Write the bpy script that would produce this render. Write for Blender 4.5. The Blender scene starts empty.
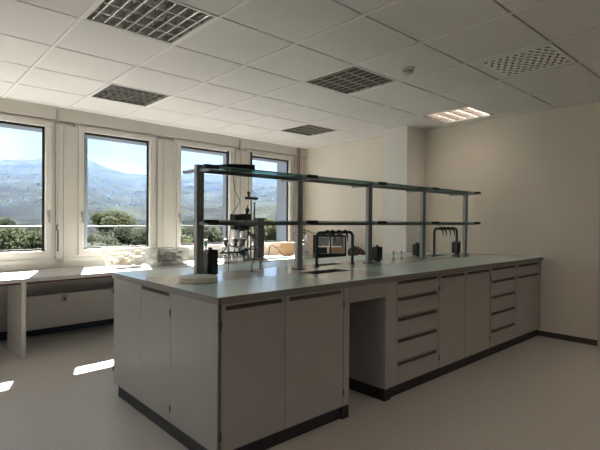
import bpy, bmesh, math, random
from mathutils import Matrix, Vector
random.seed(7)
S = bpy.context.scene
COL = S.collection
PI = math.pi
# ------------------------------------------------------------------ frames
AW = 0.053                                   # the window wall is turned a little against the workbench
WM = Matrix.Translation((3, 3, 0)) @ Matrix.Rotation(AW, 4, 'Z') @ Matrix.Translation((-3, -3, 0))
ID = Matrix.Identity(4)
H = 2.56
XR = 5.537
YW = 5.806                                   # window wall, in the WM frame

# ------------------------------------------------------------------ materials
def mat(name, col, rough=.6, metal=0., noise=0., nscale=8., col2=None, bump=0., bscale=60., spec=.5, trans=0., ior=1.45, alpha=1., coat=0., emit=None, estr=0.):
    m = bpy.data.materials.new(name); m.use_nodes = True
    n = m.node_tree.nodes; l = m.node_tree.links; b = n['Principled BSDF']
    b.inputs['Base Color'].default_value = (*col, 1); b.inputs['Roughness'].default_value = rough
    b.inputs['Metallic'].default_value = metal; b.inputs['Specular IOR Level'].default_value = spec
    b.inputs['Transmission Weight'].default_value = trans; b.inputs['IOR'].default_value = ior
    b.inputs['Alpha'].default_value = alpha; b.inputs['Coat Weight'].default_value = coat
    if emit: b.inputs['Emission Color'].default_value = (*emit, 1); b.inputs['Emission Strength'].default_value = estr
    if noise or bump or col2:
        tc = n.new('ShaderNodeTexCoord')
    if noise or col2:
        nt = n.new('ShaderNodeTexNoise'); nt.inputs['Scale'].default_value = nscale; nt.inputs['Detail'].default_value = 6
        l.new(tc.outputs['Object'], nt.inputs['Vector'])
        cr = n.new('ShaderNodeValToRGB'); c2 = col2 or tuple(max(0, c * (1 - noise)) for c in col)
        cr.color_ramp.elements[0].position = .3; cr.color_ramp.elements[1].position = .7
        cr.color_ramp.elements[0].color = (*c2, 1); cr.color_ramp.elements[1].color = (*col, 1)
        l.new(nt.outputs['Fac'], cr.inputs['Fac']); l.new(cr.outputs['Color'], b.inputs['Base Color'])
    if bump:
        nb = n.new('ShaderNodeTexNoise'); nb.inputs['Scale'].default_value = bscale; nb.inputs['Detail'].default_value = 4
        l.new(tc.outputs['Object'], nb.inputs['Vector'])
        bp = n.new('ShaderNodeBump'); bp.inputs['Strength'].default_value = bump; bp.inputs['Distance'].default_value = .01
        l.new(nb.outputs['Fac'], bp.inputs['Height']); l.new(bp.outputs['Normal'], b.inputs['Normal'])
    return m

M = dict(
    wall=mat('wall_paint', (.82, .76, .675), .8, noise=.03, nscale=2, bump=.08, bscale=90),
    column=mat('column_paint', (.80, .785, .75), .8, noise=.02, nscale=2, bump=.08, bscale=90),
    tile=mat('ceiling_tile', (.72, .70, .69), .85, noise=.03, nscale=3, bump=.1, bscale=200),
    tbar=mat('ceiling_bar', (.80, .79, .77), .5),
    gapdark=mat('ceiling_gap', (.10, .09, .08), .9),
    floor=mat('floor_vinyl', (.57, .545, .52), .34, noise=.12, nscale=45, bump=.03, bscale=150, spec=.5),
    frame=mat('window_frame_white', (.62, .60, .56), .4),
    cladding=mat('pier_cladding', (.58, .555, .51), .55, noise=.02, nscale=3),
    gasket=mat('black_gasket', (.012, .012, .014), .5),
    handle=mat('window_handle_metal', (.42, .40, .36), .35, .6),
    outwall=mat('facade_render', (.22, .24, .27), .8, noise=.05, nscale=3),
    lam=mat('grey_laminate', (.355, .338, .328), .40, noise=.03, nscale=4, spec=.45),
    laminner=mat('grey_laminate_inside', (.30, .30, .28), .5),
    grip=mat('dark_grip_profile', (.085, .076, .070), .5, 0, spec=.2),
    kick=mat('black_plinth', (.018, .018, .022), .45),
    top=mat('worktop_laminate', (.62, .73, .72), .22, noise=.04, nscale=60, spec=.5),
    edge=mat('worktop_edge', (.20, .19, .175), .4),
    gloss=mat('glossy_ceramic', (.68, .66, .62), .07, noise=.02, nscale=5, spec=.6),
    basin=mat('dark_basin', (.11, .11, .105), .3),
    alu=mat('aluminium_post', (.27, .275, .28), .35, .6, noise=.05, nscale=20),
    aludark=mat('dark_aluminium', (.15, .16, .165), .4, .5),
    blackpl=mat('black_plastic', (.008, .009, .013), .4, spec=.4),
    darkgrey=mat('dark_grey_plastic', (.07, .07, .075), .5),
    steel=mat('steel', (.55, .55, .55), .25, 1.),
    chrome=mat('chrome', (.45, .45, .46), .18, 1.),
    greenblack=mat('dark_green_pipe', (.03, .045, .04), .3, .4),
    white=mat('white_plastic', (.78, .77, .74), .4),
    cream=mat('cream_tray', (.72, .69, .60), .45),
    cardboard=mat('cardboard', (.26, .155, .08), .8, noise=.12, nscale=30),
    brown=mat('brown_leather', (.13, .07, .04), .6, noise=.4, nscale=40),
    wood=mat('pale_wood', (.40, .29, .17), .6, noise=.2, nscale=20),
    teal=mat('teal_plastic', (.05, .20, .19), .5),
    table=mat('table_white', (.52, .50, .47), .35, noise=.02, nscale=5),
    tableleg=mat('table_leg_beige', (.60, .57, .53), .5, noise=.08, nscale=12),
    edgeshade=mat('maroon_edge_shade', (.10, .025, .03), .6),
    radiator=mat('radiator_beige', (.60, .57, .53), .45, noise=.03, nscale=8),
    baseb=mat('dark_baseboard', (.075, .062, .05), .55),
    basebw=mat('blue_grey_baseboard', (.045, .055, .075), .55),
    louvre=mat('louvre_aluminium', (.50, .49, .48), .25, .8),
    lampwhite=mat('lamp_housing', (.62, .60, .57), .5),
    tubewarm=mat('lamp_tube', (.75, .74, .72), .3, emit=(1, .78, .6), estr=.10),
    plant=mat('detector_white', (.60, .58, .53), .5),
    bottle=mat('bottle_grey', (.33, .31, .33), .4),
    pipe=mat('brown_pipe', (.26, .19, .15), .5),
    rail_grey=mat('rail_paint', (.10, .105, .11), .5),
    edgegreen=mat('glass_edge_green', (.10, .27, .23), .3),
    columngrey=mat('grey_profile', (.06, .06, .063), .4, .4),
    concrete=mat('terrace_concrete', (.12, .12, .12), .9, noise=.2, nscale=2),
    houseW=mat('house_wall', (.85, .85, .85), .9, spec=.1), roof=mat('roof_tile', (.045, .042, .042), .9, spec=.1),
    bark=mat('bark', (.05, .035, .025), .9, noise=.3, nscale=10),
    leafA=mat('leaf_bright', (.085, .098, .052), .7, noise=.5, nscale=.8, spec=.08),
    leafB=mat('leaf_dark', (.070, .082, .056), .7, noise=.5, nscale=.8, spec=.08),
)

def leafy(m):
    n = m.node_tree.nodes; l = m.node_tree.links; b = n['Principled BSDF']; tr = n.new('ShaderNodeBsdfTranslucent'); mx = n.new('ShaderNodeMixShader'); mx.inputs[0].default_value = .55
    src = b.inputs['Base Color'].links[0].from_socket
    l.new(src, tr.inputs['Color']); l.new(b.outputs[0], mx.inputs[1]); l.new(tr.outputs[0], mx.inputs[2]); l.new(mx.outputs[0], n['Material Output'].inputs['Surface'])
leafy(M['leafA']); leafy(M['leafB'])
def glass(name, tint, rough=0., mixf=.9):
    m = bpy.data.materials.new(name); m.use_nodes = True
    n = m.node_tree.nodes; l = m.node_tree.links; n.remove(n['Principled BSDF'])
    t = n.new('ShaderNodeBsdfTransparent'); t.inputs['Color'].default_value = (*tint, 1)
    g = n.new('ShaderNodeBsdfGlossy'); g.inputs['Roughness'].default_value = rough
    f = n.new('ShaderNodeLayerWeight'); f.inputs['Blend'].default_value = .5
    pw = n.new('ShaderNodeMath'); pw.operation = 'POWER'; pw.inputs[1].default_value = 5; l.new(f.outputs['Facing'], pw.inputs[0])
    ma = n.new('ShaderNodeMath'); ma.operation = 'MULTIPLY_ADD'; ma.inputs[1].default_value = .95; ma.inputs[2].default_value = .03; l.new(pw.outputs[0], ma.inputs[0])
    mx = n.new('ShaderNodeMixShader'); l.new(ma.outputs[0], mx.inputs[0]); l.new(t.outputs[0], mx.inputs[1]); l.new(g.outputs[0], mx.inputs[2])
    l.new(mx.outputs[0], n['Material Output'].inputs['Surface']); return m
M['glass'] = glass('window_glass', (.96, .98, .98))
M['shelfglass'] = glass('shelf_glass', (.66, .86, .80))
M['labglass'] = mat('laboratory_glass', (.85, .88, .88), .08, trans=.75, ior=1.35)
M['bin'] = mat('translucent_bin', (.48, .49, .48), .35, alpha=.26)

# ------------------------------------------------------------------ mesh helpers
class B:
    """collects shapes of one part"""
    def __init__(s): s.b = bmesh.new()
    def box(s, x0, x1, y0, y1, z0, z1, bev=0., rot=None, mi=0):
        r = bmesh.ops.create_cube(s.b, size=1)
        vs = r['verts']
        m = Matrix.Translation(((x0+x1)/2, (y0+y1)/2, (z0+z1)/2))
        if rot: m = m @ rot
        bmesh.ops.transform(s.b, matrix=m @ Matrix.Diagonal((x1-x0, y1-y0, z1-z0, 1)), verts=vs)
        es = list({e for v in vs for e in v.link_edges})
        for f in {f for v in vs for f in v.link_faces}: f.material_index = mi
        if bev:
            bmesh.ops.bevel(s.b, geom=es, offset=bev, segments=2, profile=.6, affect='EDGES')
        return s
    def cyl(s, p, q, r0, r1=None, n=16):
        p = Vector(p); q = Vector(q); d = q - p; r1 = r0 if r1 is None else r1
        r = bmesh.ops.create_cone(s.b, cap_ends=True, segments=n, radius1=r0, radius2=r1, depth=d.length)
        m = Matrix.Translation((p+q)/2) @ Vector((0, 0, 1)).rotation_difference(d.normalized()).to_matrix().to_4x4()
        bmesh.ops.transform(s.b, matrix=m, verts=r['verts']); return s
    def ball(s, c, r, sc=(1, 1, 1), n=12):
        q = bmesh.ops.create_uvsphere(s.b, u_segments=n*2, v_segments=n, radius=r)
        bmesh.ops.transform(s.b, matrix=Matrix.Translation(c) @ Matrix.Diagonal((*sc, 1)), verts=q['verts']); return s
    def tube(s, pts, r, n=10):
        pts = [Vector(p) for p in pts]; rings = []
        up = Vector((0, 0, 1)); prev = None
        for i, p in enumerate(pts):
            d = (pts[min(i+1, len(pts)-1)] - pts[max(i-1, 0)]).normalized()
            if prev is None:
                a = d.cross(up if abs(d.z) < .9 else Vector((1, 0, 0))).normalized()
            else:
                a = (prev - d * prev.dot(d)).normalized()
            prev = a; c = d.cross(a)
            rr = r[i] if isinstance(r, (list, tuple)) else r
            rings.append([s.b.verts.new(p + (a*math.cos(2*PI*k/n) + c*math.sin(2*PI*k/n))*rr) for k in range(n)])
        for u, v in zip(rings, rings[1:]):
            for k in range(n): s.b.faces.new((u[k], u[(k+1) % n], v[(k+1) % n], v[k]))
        s.b.faces.new(rings[0][::-1]); s.b.faces.new(rings[-1]); return s
    def lathe(s, prof, c=(0, 0, 0), n=24, sx=1, sy=1):
        c = Vector(c); rings = []
        for r, z in prof:
            rings.append([s.b.verts.new(c + Vector((sx*r*math.cos(2*PI*k/n), sy*r*math.sin(2*PI*k/n), z))) for k in range(n)])
        for u, v in zip(rings, rings[1:]):
            for k in range(n): s.b.faces.new((u[k], u[(k+1) % n], v[(k+1) % n], v[k]))
        if prof[0][0] > 1e-4: s.b.faces.new(rings[0][::-1])
        if prof[-1][0] > 1e-4: s.b.faces.new(rings[-1])
        return s
    def done(s, name, m, parent=None, mw=None, smooth=False, mats=None):
        bmesh.ops.recalc_face_normals(s.b, faces=s.b.faces)
        me = bpy.data.meshes.new(name); s.b.to_mesh(me); s.b.free()
        for k in (mats or [m]): me.materials.append(M[k])
        if smooth:
            for p in me.polygons: p.use_smooth = True
            me.set_sharp_from_angle(angle=math.radians(40))
        o = bpy.data.objects.new(name, me); COL.objects.link(o)
        if parent: o.parent = parent
        if mw is not None: o.matrix_world = mw
        return o

def box(name, m, x0, x1, y0, y1, z0, z1, parent=None, bev=0., mw=None):
    return B().box(x0, x1, y0, y1, z0, z1, bev).done(name, m, parent, mw)
def st(o): o['kind'] = 'structure'; return o
def tag(o, label, cat, group=None, kind=None):
    o['label'] = label; o['category'] = cat
    if group: o['group'] = group
    if kind: o['kind'] = kind
    return o
def thing(name, label, cat, loc=(0, 0, 0), rz=0., group=None, frame=ID):
    o = bpy.data.objects.new(name, None); COL.objects.link(o); o.empty_display_size = .1
    o.matrix_world = frame @ Matrix.Translation(loc) @ Matrix.Rotation(rz, 4, 'Z')
    return tag(o, label, cat, group)
def dup(root, mw, label=None):
    r = root.copy(); COL.objects.link(r); r.matrix_world = mw
    if label: r['label'] = label
    for ch in list(root.children):
        c = ch.copy(); COL.objects.link(c); c.parent = r
        for g in list(ch.children):
            d = g.copy(); COL.objects.link(d); d.parent = c
    return r
def place(x, y, z=0, rz=0., frame=ID): return frame @ Matrix.Translation((x, y, z)) @ Matrix.Rotation(rz, 4, 'Z')

# ------------------------------------------------------------------ room
XL, YB = -3.6, -3.2
st(box('floor', 'floor', XL-.2, XR+.2, YB-.2, 6.1, -.08, 0))
# ceiling: tiles with dark shadow gaps along x and flush bars along y, cut at the window wall
GX, GP, GY, GQ = .917, .6325, 2.454, .628
special = {}
LIGHTS = [(0, 0), (1, 3), (3, 0), (5, 3), (6, 0), (-3, 0), (-3, 3), (0, -5), (3, -5), (6, -5)]
for t, r in LIGHTS: special[(t, r)] = 'L'
def clip(b):
    n = (WM.to_3x3() @ Vector((0, 1, 0))); p = WM @ Vector((0, YW + .03, 0))
    g = b.b.verts[:] + b.b.edges[:] + b.b.faces[:]
    bmesh.ops.bisect_plane(b.b, geom=g, plane_co=p, plane_no=n, clear_outer=True)
    g = b.b.verts[:] + b.b.edges[:] + b.b.faces[:]
    bmesh.ops.bisect_plane(b.b, geom=g, plane_co=(XR + .01, 0, 0), plane_no=(1, 0, 0), clear_outer=True)
tl = B(); tb = B()
for t in range(-10, 8):
    x0 = GX + t*GP
    tb.box(x0-.010, x0+.010, YB-.1, 6.2, H-.004, H+.016)
    for r in range(-9, 6):
        if (t, r) in special: continue
        y0 = GY + r*GQ
        tl.box(x0+.0125, x0+GP-.0125, y0+.0075, y0+GQ-.0075, H, H+.018)
clip(tl); clip(tb)
ceil = st(tl.done('ceiling', 'tile')); tbo = tb.done('ceiling_bars', 'tbar', ceil)
cb = B().box(XL-.2, XR+.2, YB-.2, 6.25, H+.12, H+.2); clip(cb); cb.done('plenum', 'gapdark', ceil)
cb = B().box(XL-.2, XR+.2, YB-.2, 6.25, H+.018, H+.022)
for f in list(cb.b.faces): pass
cb.b.free()
# dark backing over every plain tile gap
gb = B()
for t in range(-10, 8):
    for r in range(-9, 6):
        if (t, r) in special: continue
        gb.box(GX+t*GP, GX+(t+1)*GP, GY+r*GQ, GY+(r+1)*GQ, H+.0185, H+.02)
clip(gb); gb.done('gap_backing', 'gapdark', ceil)

st(box('wall_right', 'wall', XR, XR+.15, YB-.1, 6.2, 0, H+.2))
wlf = B(); wlf.box(XL-.15, XL, YB-.1, 6.3, 0, .86).box(XL-.15, XL, YB-.1, 6.3, 2.36, H+.2)
ly = [-2.9 + 1.42*k for k in range(6)]
for a, b_ in zip([YB-.1] + [y+1.28 for y in ly], ly + [6.3]): wlf.box(XL-.15, XL, a, b_, .86, 2.36)
st(wlf.done('wall_left', 'wall'))
for k, y in enumerate(ly):  # left-wall windows are unseen, added to let in more skylight
    f = B(); f.box(XL-.08, XL+.01, y, y+.09, .86, 2.36, .004).box(XL-.08, XL+.01, y+1.19, y+1.28, .86, 2.36, .004).box(XL-.08, XL+.01, y+.09, y+1.19, .86, .95, .004).box(XL-.08, XL+.01, y+.09, y+1.19, 2.27, 2.36, .004)
    wn = st(f.done('window_%d' % (11+k), 'frame')); box('pane', 'glass', XL-.04, XL-.036, y+.09, y+1.19, .95, 2.27, parent=wn)
    pl_ = bpy.data.lights.new('portal', 'AREA'); pl_.shape = 'RECTANGLE'; pl_.size = 1.3; pl_.size_y = 1.5; pl_.cycles.is_portal = True
    po_ = bpy.data.objects.new('portal', pl_); COL.objects.link(po_); po_.matrix_world = Matrix.Translation((XL-.16, y+.64, 1.61)) @ Matrix.Rotation(-PI/2, 4, 'Z') @ Matrix.Rotation(-PI/2, 4, 'X') @ Matrix.Rotation(PI, 4, 'X')
st(box('wall_back', 'wall', XL-.1, XR+.1, YB-.15, YB, 0, H+.2))
st(box('wall_column', 'column', 5.10, XR+.02, 3.51, 3.89, 0, H+.02))
st(box('baseboard_right', 'baseb', XR-.012, XR+.001, 1.42, 2.02, 0, .06))
st(box('baseboard_right', 'baseb', XR-.012, XR+.001, YB, .40, 0, .06))
st(box('baseboard_column', 'baseb', XR-.012, XR+.001, 3.9, 5.85, 0, .06))
# door in the right wall: only its frame edge shows at the picture's border
dr = st(box('door_1', 'frame', XR-.012, XR-.002, .50, 1.32, .005, 2.02))
fr = B(); fr.box(XR-.022, XR, 1.32, 1.42, 0, 2.12).box(XR-.022, XR, .40, .50, 0, 2.12).box(XR-.022, XR, .50, 1.32, 2.02, 2.12); fr.done('door_frame', 'frame', dr)
B().tube([(XR-.012, 1.24, 1.03), (XR-.06, 1.24, 1.03), (XR-.06, 1.13, 1.03)], .009).done('door_handle', 'steel', dr, smooth=True)

# window wall (WM frame): bays every 1.285 m
PITCH = 1.285
bays = [-2.80, -1.515, -.23, 1.062, 2.308, 3.593, 4.858]
ZB, ZT = .948, 2.317
GW = .405                                     # half glass width
wl = B()
left_end, right_end = -3.7, 5.75
# sill wall and head
wl.box(left_end, right_end, YW, YW+.10, 0, ZB-.10)
wl.box(left_end, right_end, YW-.055, YW+.10, ZT+.10, H+.2)
edges = [left_end] + [v for c in bays for v in (c-GW-.075, c+GW+.075)] + [right_end]
for a, b_ in zip(edges[0::2], edges[1::2]):
    if b_ > a: wl.box(a, b_, YW, YW+.10, ZB-.10, ZT+.10)
w = st(wl.done('wall_window', 'cladding', mw=WM))
# facade outside: parapet below, deep lintel above (its shade ends the sunlight), fins between the bays
fb = B().box(left_end, right_end, YW+.10, YW+.22, -3, ZB-.06).box(left_end, right_end, YW+.10, YW+.335, ZT+.0, H+.9)
fb.done('facade', 'outwall', w)
fn = B()
for c in bays: fn.box(c+GW+.53, c+GW+.60, YW+.335, YW+.86, -3, H+.9)
fn.done('facade_fins', 'outwall', w)
# pier cladding boards with joints
pc = B()
for c in bays:
    x0 = c+GW+.075+.045; x1 = x0 + (PITCH-2*GW-.15-.09)
    pc.box(x0, x0+(x1-x0)*.32, YW-.035, YW+.002, .76, H-.19, .003)
    pc.box(x0+(x1-x0)*.34, x1, YW-.03, YW+.002, .76, H-.19, .003)
pc.box(left_end, right_end, YW-.05, YW+.001, .70, .80, .004)
st(pc.done('trim_1', 'cladding', mw=WM))
rw = st(box('trim_2', 'frame', left_end, right_end, YW-.035, YW+.002, .78, ZB-.10, mw=WM, bev=.004))
for i, c in enumerate(bays):
    f = B()
    def ring(b, x0, x1, z0, z1, wd, y0, y1, bev=.004):
        b.box(x0, x1, y0, y1, z1-wd, z1, bev).box(x0, x1, y0, y1, z0, z0+wd, bev)
        b.box(x0, x0+wd, y0, y1, z0+wd, z1-wd, bev).box(x1-wd, x1, y0, y1, z0+wd, z1-wd, bev)
    ring(f, c-GW-.115, c+GW+.115, ZB-.12, ZT+.10, .05, YW-.02, YW+.06)
    win = st(f.done('window_%d' % (i+1), 'frame', mw=WM))
    s_ = B(); ring(s_, c-GW-.075, c+GW+.075, ZB-.075, ZT+.075, .063, YW-.045, YW+.03, .006)
    s_.done('sash', 'frame', win)
    g_ = B(); ring(g_, c-GW-.012, c+GW+.012, ZB-.012, ZT+.012, .022, YW+.008, YW+.028, 0)
    g_.done('gasket', 'gasket', win)
    box('pane', 'glass', c-GW, c+GW, YW+.015, YW+.019, ZB, ZT, parent=win)
    side = 1 if i == 3 else -1
    hx = c + side*(GW+.038)
    h = B().box(hx-.013, hx+.013, YW-.052, YW-.038, 1.32, 1.39, .004)
    h.box(hx-.008, hx+.008, YW-.075, YW-.05, 1.365, 1.382, .003).box(hx-.009, hx+.009, YW-.08, YW-.066, 1.25, 1.385, .004)
    h.done('handle', 'handle', win)
    for ch in win.children: ch.matrix_parent_inverse = Matrix.Identity(4)
# terrace rail outside
rl = thing('balcony_railing', 'pale metal railing running outside the windows', 'railing', frame=WM)
B().tube([(left_end, YW+1.15, 1.19), (right_end, YW+1.15, 1.19)], .012).done('top_rail', 'rail_grey', rl, smooth=True)
for k in range(6):
    x = 2.0 - 3*1.54 + k*1.54
    B().tube([(x, YW+1.15, .28), (x, YW+1.15, 1.19)], .016).done('post', 'steel', rl, smooth=True)
box('floor_slab', 'concrete', left_end, right_end, YW+.22, YW+1.25, .16, .28, parent=rl)
# corner pipe
tag(B().tube([(5.475, YW-.06, 0), (5.475, YW-.06, H)], .016).tube([(5.43, YW-.06, 0), (5.43, YW-.06, H)], .011).done('corner_pipe', 'pipe', mw=WM, smooth=True), 'thin brown pipes rising in the corner beside the last window', 'pipe')
# blind rods
def rod(x, label):
    t = thing('blind_crank_rod', label, 'crank rod', (x, YW-.075, 0), group='crank rods of the window blinds', frame=WM)
    box('bracket', 'handle', -.012, .012, -.01, .04, 2.38, 2.53, t, .004)
    B().tube([(0, 0, 2.40), (0, -.01, 2.33), (0, 0, 1.22)], .005, 8).done('rod', 'handle', t, smooth=True)
    B().tube([(0, 0, 1.23), (-.018, -.012, 1.20), (0, -.008, 1.16), (0, 0, .93)], .009, 8).done('crank', 'darkgrey', t, smooth=True)
    return t
rod(1.592, 'thin grey blind rod with a crank between the first two windows')
rod(4.18, 'thin grey blind rod behind the router on the glass shelf')

# ------------------------------------------------------------------ ceiling fixtures
NL = 0
def light(t_, r_, label, seen=True, lit=False):
    t = thing('louvre_light', label, 'ceiling light', (GX+(t_+.5)*GP, GY+(r_+.5)*GQ, H), group='square louvre lights in the ceiling')
    a, b = GP/2-.009, GQ/2-.006
    h = B().box(-a, a, -b, b, .095, .10)
    h.box(-a, -a+.004, -b, b, 0, .10).box(a-.004, a, -b, b, 0, .10).box(-a, a, -b, -b+.004, 0, .10).box(-a, a, b-.004, b, 0, .10)
    h.done('housing', 'lampwhite', t)
    f = B().box(-a, a, -b, -b+.016, -.003, .004).box(-a, a, b-.016, b, -.004, .004).box(-a, -a+.016, -b, b, -.004, .004).box(a-.016, a, -b, b, -.004, .004)
    f.done('frame', 'tbar', t)
    # four reflector troughs running along x, crossed by louvre blades
    for k in range(4):
        yc = -b + .016 + (2*b-.032)*(k+.5)/4; hw = (2*b-.032)/8
        rf = B()
        prof = [(-hw, .0), (-hw*.93, .001), (-hw*.86, .025), (-hw*.70, .055), (-hw*.4, .078), (hw*.4, .078), (hw*.70, .055), (hw*.86, .025), (hw*.93, .001), (hw, .0)]
        v0 = [rf.b.verts.new((-a+.016, yc+py, pz)) for py, pz in prof]; v1 = [rf.b.verts.new((a-.016, yc+py, pz)) for py, pz in prof]
        for i in range(len(prof)-1): rf.b.faces.new((v0[i], v0[i+1], v1[i+1], v1[i]))
        rf.done('reflector', 'louvre', t, smooth=True)
        B().cyl((-a+.03, yc, .058), (a-.03, yc, .058), .008, n=10).done('tube', 'tubelit' if lit else 'tubewarm', t, smooth=True)
        lv = B()
        for j in range(8):
            x = -a+.016 + (2*a-.032)*(j+.5)/8
            vs = [(x-.005, yc-hw*.93, 0), (x-.005, yc+hw*.93, 0), (x+.005, yc+hw*.93, 0), (x+.005, yc-hw*.93, 0), (x, yc-hw*.75, .046), (x, yc+hw*.75, .046)]
            q = [lv.b.verts.new(p) for p in vs]
            for fa in ((0, 1, 2, 3), (0, 4, 5, 1), (3, 2, 5, 4), (0, 3, 4), (1, 5, 2)): lv.b.faces.new([q[k_] for k_ in fa])
        lv.done('louvre', 'louvre', t)
    return t
M['tubelit'] = mat('lamp_tube_lit', (.8, .78, .75), .3, emit=(1, .82, .68), estr=17)
M['tubeadded'] = mat('lamp_tube_added', (.8, .78, .75), .3, emit=(1, .84, .68), estr=48)
l0 = light(0, 0, 'large louvre ceiling light nearest the camera, cut by the top picture edge')
lit5 = light(6, 0, 'ceiling light beside the beige right wall, its bright strips showing', lit=True)
for (t_, r_), lab in zip([(1, 3), (3, 0), (5, 3)], ['dark looking louvre light closest to the first windows, beside a bright glint', 'louvre ceiling light in the row left of the round smoke detector', 'small louvre light above the last window, near the room corner']):
    dup(l0, place(GX+(t_+.5)*GP, GY+(r_+.5)*GQ, H), lab)
for (t_, r_) in LIGHTS[7:]:  # unseen lit fixtures, added to brighten the deep end of the room
    o = dup(lit5, place(GX+(t_+.5)*GP, GY+(r_+.5)*GQ, H), 'unseen louvre ceiling light added to brighten the rear half of the room, outside the picture')
    for c in o.children:
        if c.name.startswith('tube'):
            c.data = c.data.copy(); c.data.materials.clear(); c.data.materials.append(M['tubeadded'])
for (t_, r_) in LIGHTS[5:7]:
    o = dup(l0, place(GX+(t_+.5)*GP, GY+(r_+.5)*GQ, H), 'louvre ceiling light beyond the left border of the picture')
# perforated air grille
gx0, gx1, gy0, gy1 = 3.49, 4.00, 1.20, 1.74
vt = thing('air_vent', 'perforated air outlet plate in the ceiling near the right wall', 'air vent', ((gx0+gx1)/2, (gy0+gy1)/2, H))
box('plate', 'tbar', gx0-(gx0+gx1)/2, gx1-(gx0+gx1)/2, gy0-(gy0+gy1)/2, gy1-(gy0+gy1)/2, -.006, .0, vt, .002)
sl = B()
for i in range(9):
    for j in range(9):
        x = -.212 + i*.053; y = -.228 + j*.057 + (.028 if i % 2 else 0)
        if y > .24: continue
        ang = math.atan2(y, x) + PI/2 + .5*math.sin(i*1.7+j)
        c_, s_n = math.cos(ang), math.sin(ang)
        pts = [(-.026, 0), (-.012, .010), (.006, .011), (.026, 0), (.010, -.010), (-.010, -.009)]
        va = [sl.b.verts.new((x+c_*u-s_n*v, y+s_n*u+c_*v, -.0066)) for u, v in pts]; vb = [sl.b.verts.new((x+c_*u-s_n*v, y+s_n*u+c_*v, -.004)) for u, v in pts]
        sl.b.faces.new(va); sl.b.faces.new(vb[::-1])
        for q in range(6): sl.b.faces.new((va[q], va[(q+1) % 6], vb[(q+1) % 6], vb[q]))
sl.done('perforated_face', 'gapdark', vt)
sd = thing('smoke_detector', 'small round white smoke detector on the ceiling', 'smoke detector', (3.20, 2.199, H))
B().lathe([(.0, 0), (.052, 0), (.052, -.014), (.046, -.018), (0, -.018)]).done('base', 'plant', sd, smooth=True)
B().lathe([(.038, -.018), (.040, -.030), (.034, -.048), (.022, -.056), (0, -.058)]).done('head', 'plant', sd, smooth=True)
B().lathe([(.0395, -.030), (.0405, -.033), (.0395, -.037), (.036, -.037)]).done('slit', 'darkgrey', sd)

# ------------------------------------------------------------------ island bench
ZC0, ZC1 = .087, .860
def front_door(par, x0, x1, z0=ZC0, z1=ZC1, hinge=None, y=1.99, grip=True):
    d = box('door', 'lam', x0+.002, x1-.002, y, y+.019, z0+.001, z1-.001, par, .0012)
    if grip: grip_bar(d, x0+.03, x1-.03, z1-.033, y)
    if hinge is not None:
        for z in (z0+.09, z1-.11): B().cyl((hinge, y-.002, z-.022), (hinge, y-.002, z+.022), .0045, n=8).done('hinge', 'darkgrey', d, smooth=True)
    return d
def grip_bar(par, x0, x1, z, y=1.99):
    b = B().box(x0, x1, y-.0015, y+.002, z, z+.020).box(x0, x1, y-.012, y, z-.001, z+.003, .001)
    return b.done('grip', 'grip', par)
def carcass(par, x0, x1, y0=2.01, y1=2.50):
    b = B().box(x0, x0+.016, y0, y1, ZC0, ZC1).box(x1-.016, x1, y0, y1, ZC0, ZC1).box(x0, x1, y0, y1, ZC0, ZC0+.016).box(x0, x1, y1-.01, y1, ZC0, ZC1).box(x0, x1, y0, y1, ZC1-.016, ZC1)
    return b.done('carcass', 'lam', par)
def plinth(par, x0, x1, y0=2.015, y1=2.50): return box('plinth', 'kick', x0, x1, y0, y1, 0, ZC0, par)

c1 = thing('base_cabinet', 'grey two-door base cabinet at the near corner of the workbench', 'cabinet', group='grey workbench cabinets')
carcass(c1, 1.262, 2.255)
front_door(c1, 1.272, 1.706, hinge=1.272); front_door(c1, 1.706, 2.201, hinge=2.203)
box('end_panel', 'lam', 1.2535, 1.2615, 1.992, 2.506, ZC0, ZC1, c1, .001)
box('filler_panel', 'lam', 2.205, 2.259, 1.99, 2.009, ZC0, ZC1, c1, .001)
plinth(c1, 1.266, 2.259, y1=2.512); box('plinth_foot', 'kick', 2.20, 2.262, 1.994, 2.015, 0, ZC0, c1)
# knee space
kn = thing('knee_space_panel', 'dark open knee space between the grey cabinets', 'panel', group='grey workbench cabinets')
box('apron', 'lam', 2.263, 2.646, 1.99, 2.009, .752, ZC1, kn, .001)
box('back_panel', 'laminner', 2.260, 2.646, 2.495, 2.505, 0.0, ZC1, kn)
c2 = thing('drawer_cabinet', 'wide grey five-drawer cabinet beside the open knee space', 'drawer cabinet', group='grey workbench cabinets')
carcass(c2, 2.646, 3.363); plinth(c2, 2.648, 3.363); box('plinth_foot', 'kick', 2.646, 2.72, 1.994, 2.015, 0, ZC0, c2)
box('filler_panel', 'lam', 2.646, 2.770, 1.99, 2.009, ZC0, ZC1, c2, .001)
def drawers(par, x0, x1):
    zs = [ZC0, .262, .430, .588, .738, ZC1]
    for a, b in zip(zs, zs[1:]):
        d = box('drawer', 'lam', x0+.002, x1-.002, 1.99, 2.009, a+.0015, b-.0015, par, .0012)
        grip_bar(d, x0+.025, x1-.04, b-.030)
drawers(c2, 2.772, 3.363)
c3 = thing('base_cabinet', 'grey two-door cabinet between the two drawer stacks', 'cabinet', group='grey workbench cabinets')
carcass(c3, 3.363, 4.278); plinth(c3, 3.363, 4.278)
front_door(c3, 3.366, 3.800, hinge=3.366); front_door(c3, 3.800, 4.276, hinge=4.278)
c4 = thing('drawer_cabinet', 'narrow grey five-drawer cabinet nearer the right wall', 'drawer cabinet', group='grey workbench cabinets')
carcass(c4, 4.278, 4.871); plinth(c4, 4.278, 4.871); drawers(c4, 4.282, 4.871)
c5 = thing('base_cabinet', 'grey cabinet touching the right wall, one drawer above its door', 'cabinet', group='grey workbench cabinets')
carcass(c5, 4.871, 5.49); plinth(c5, 4.871, XR-.014)
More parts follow.
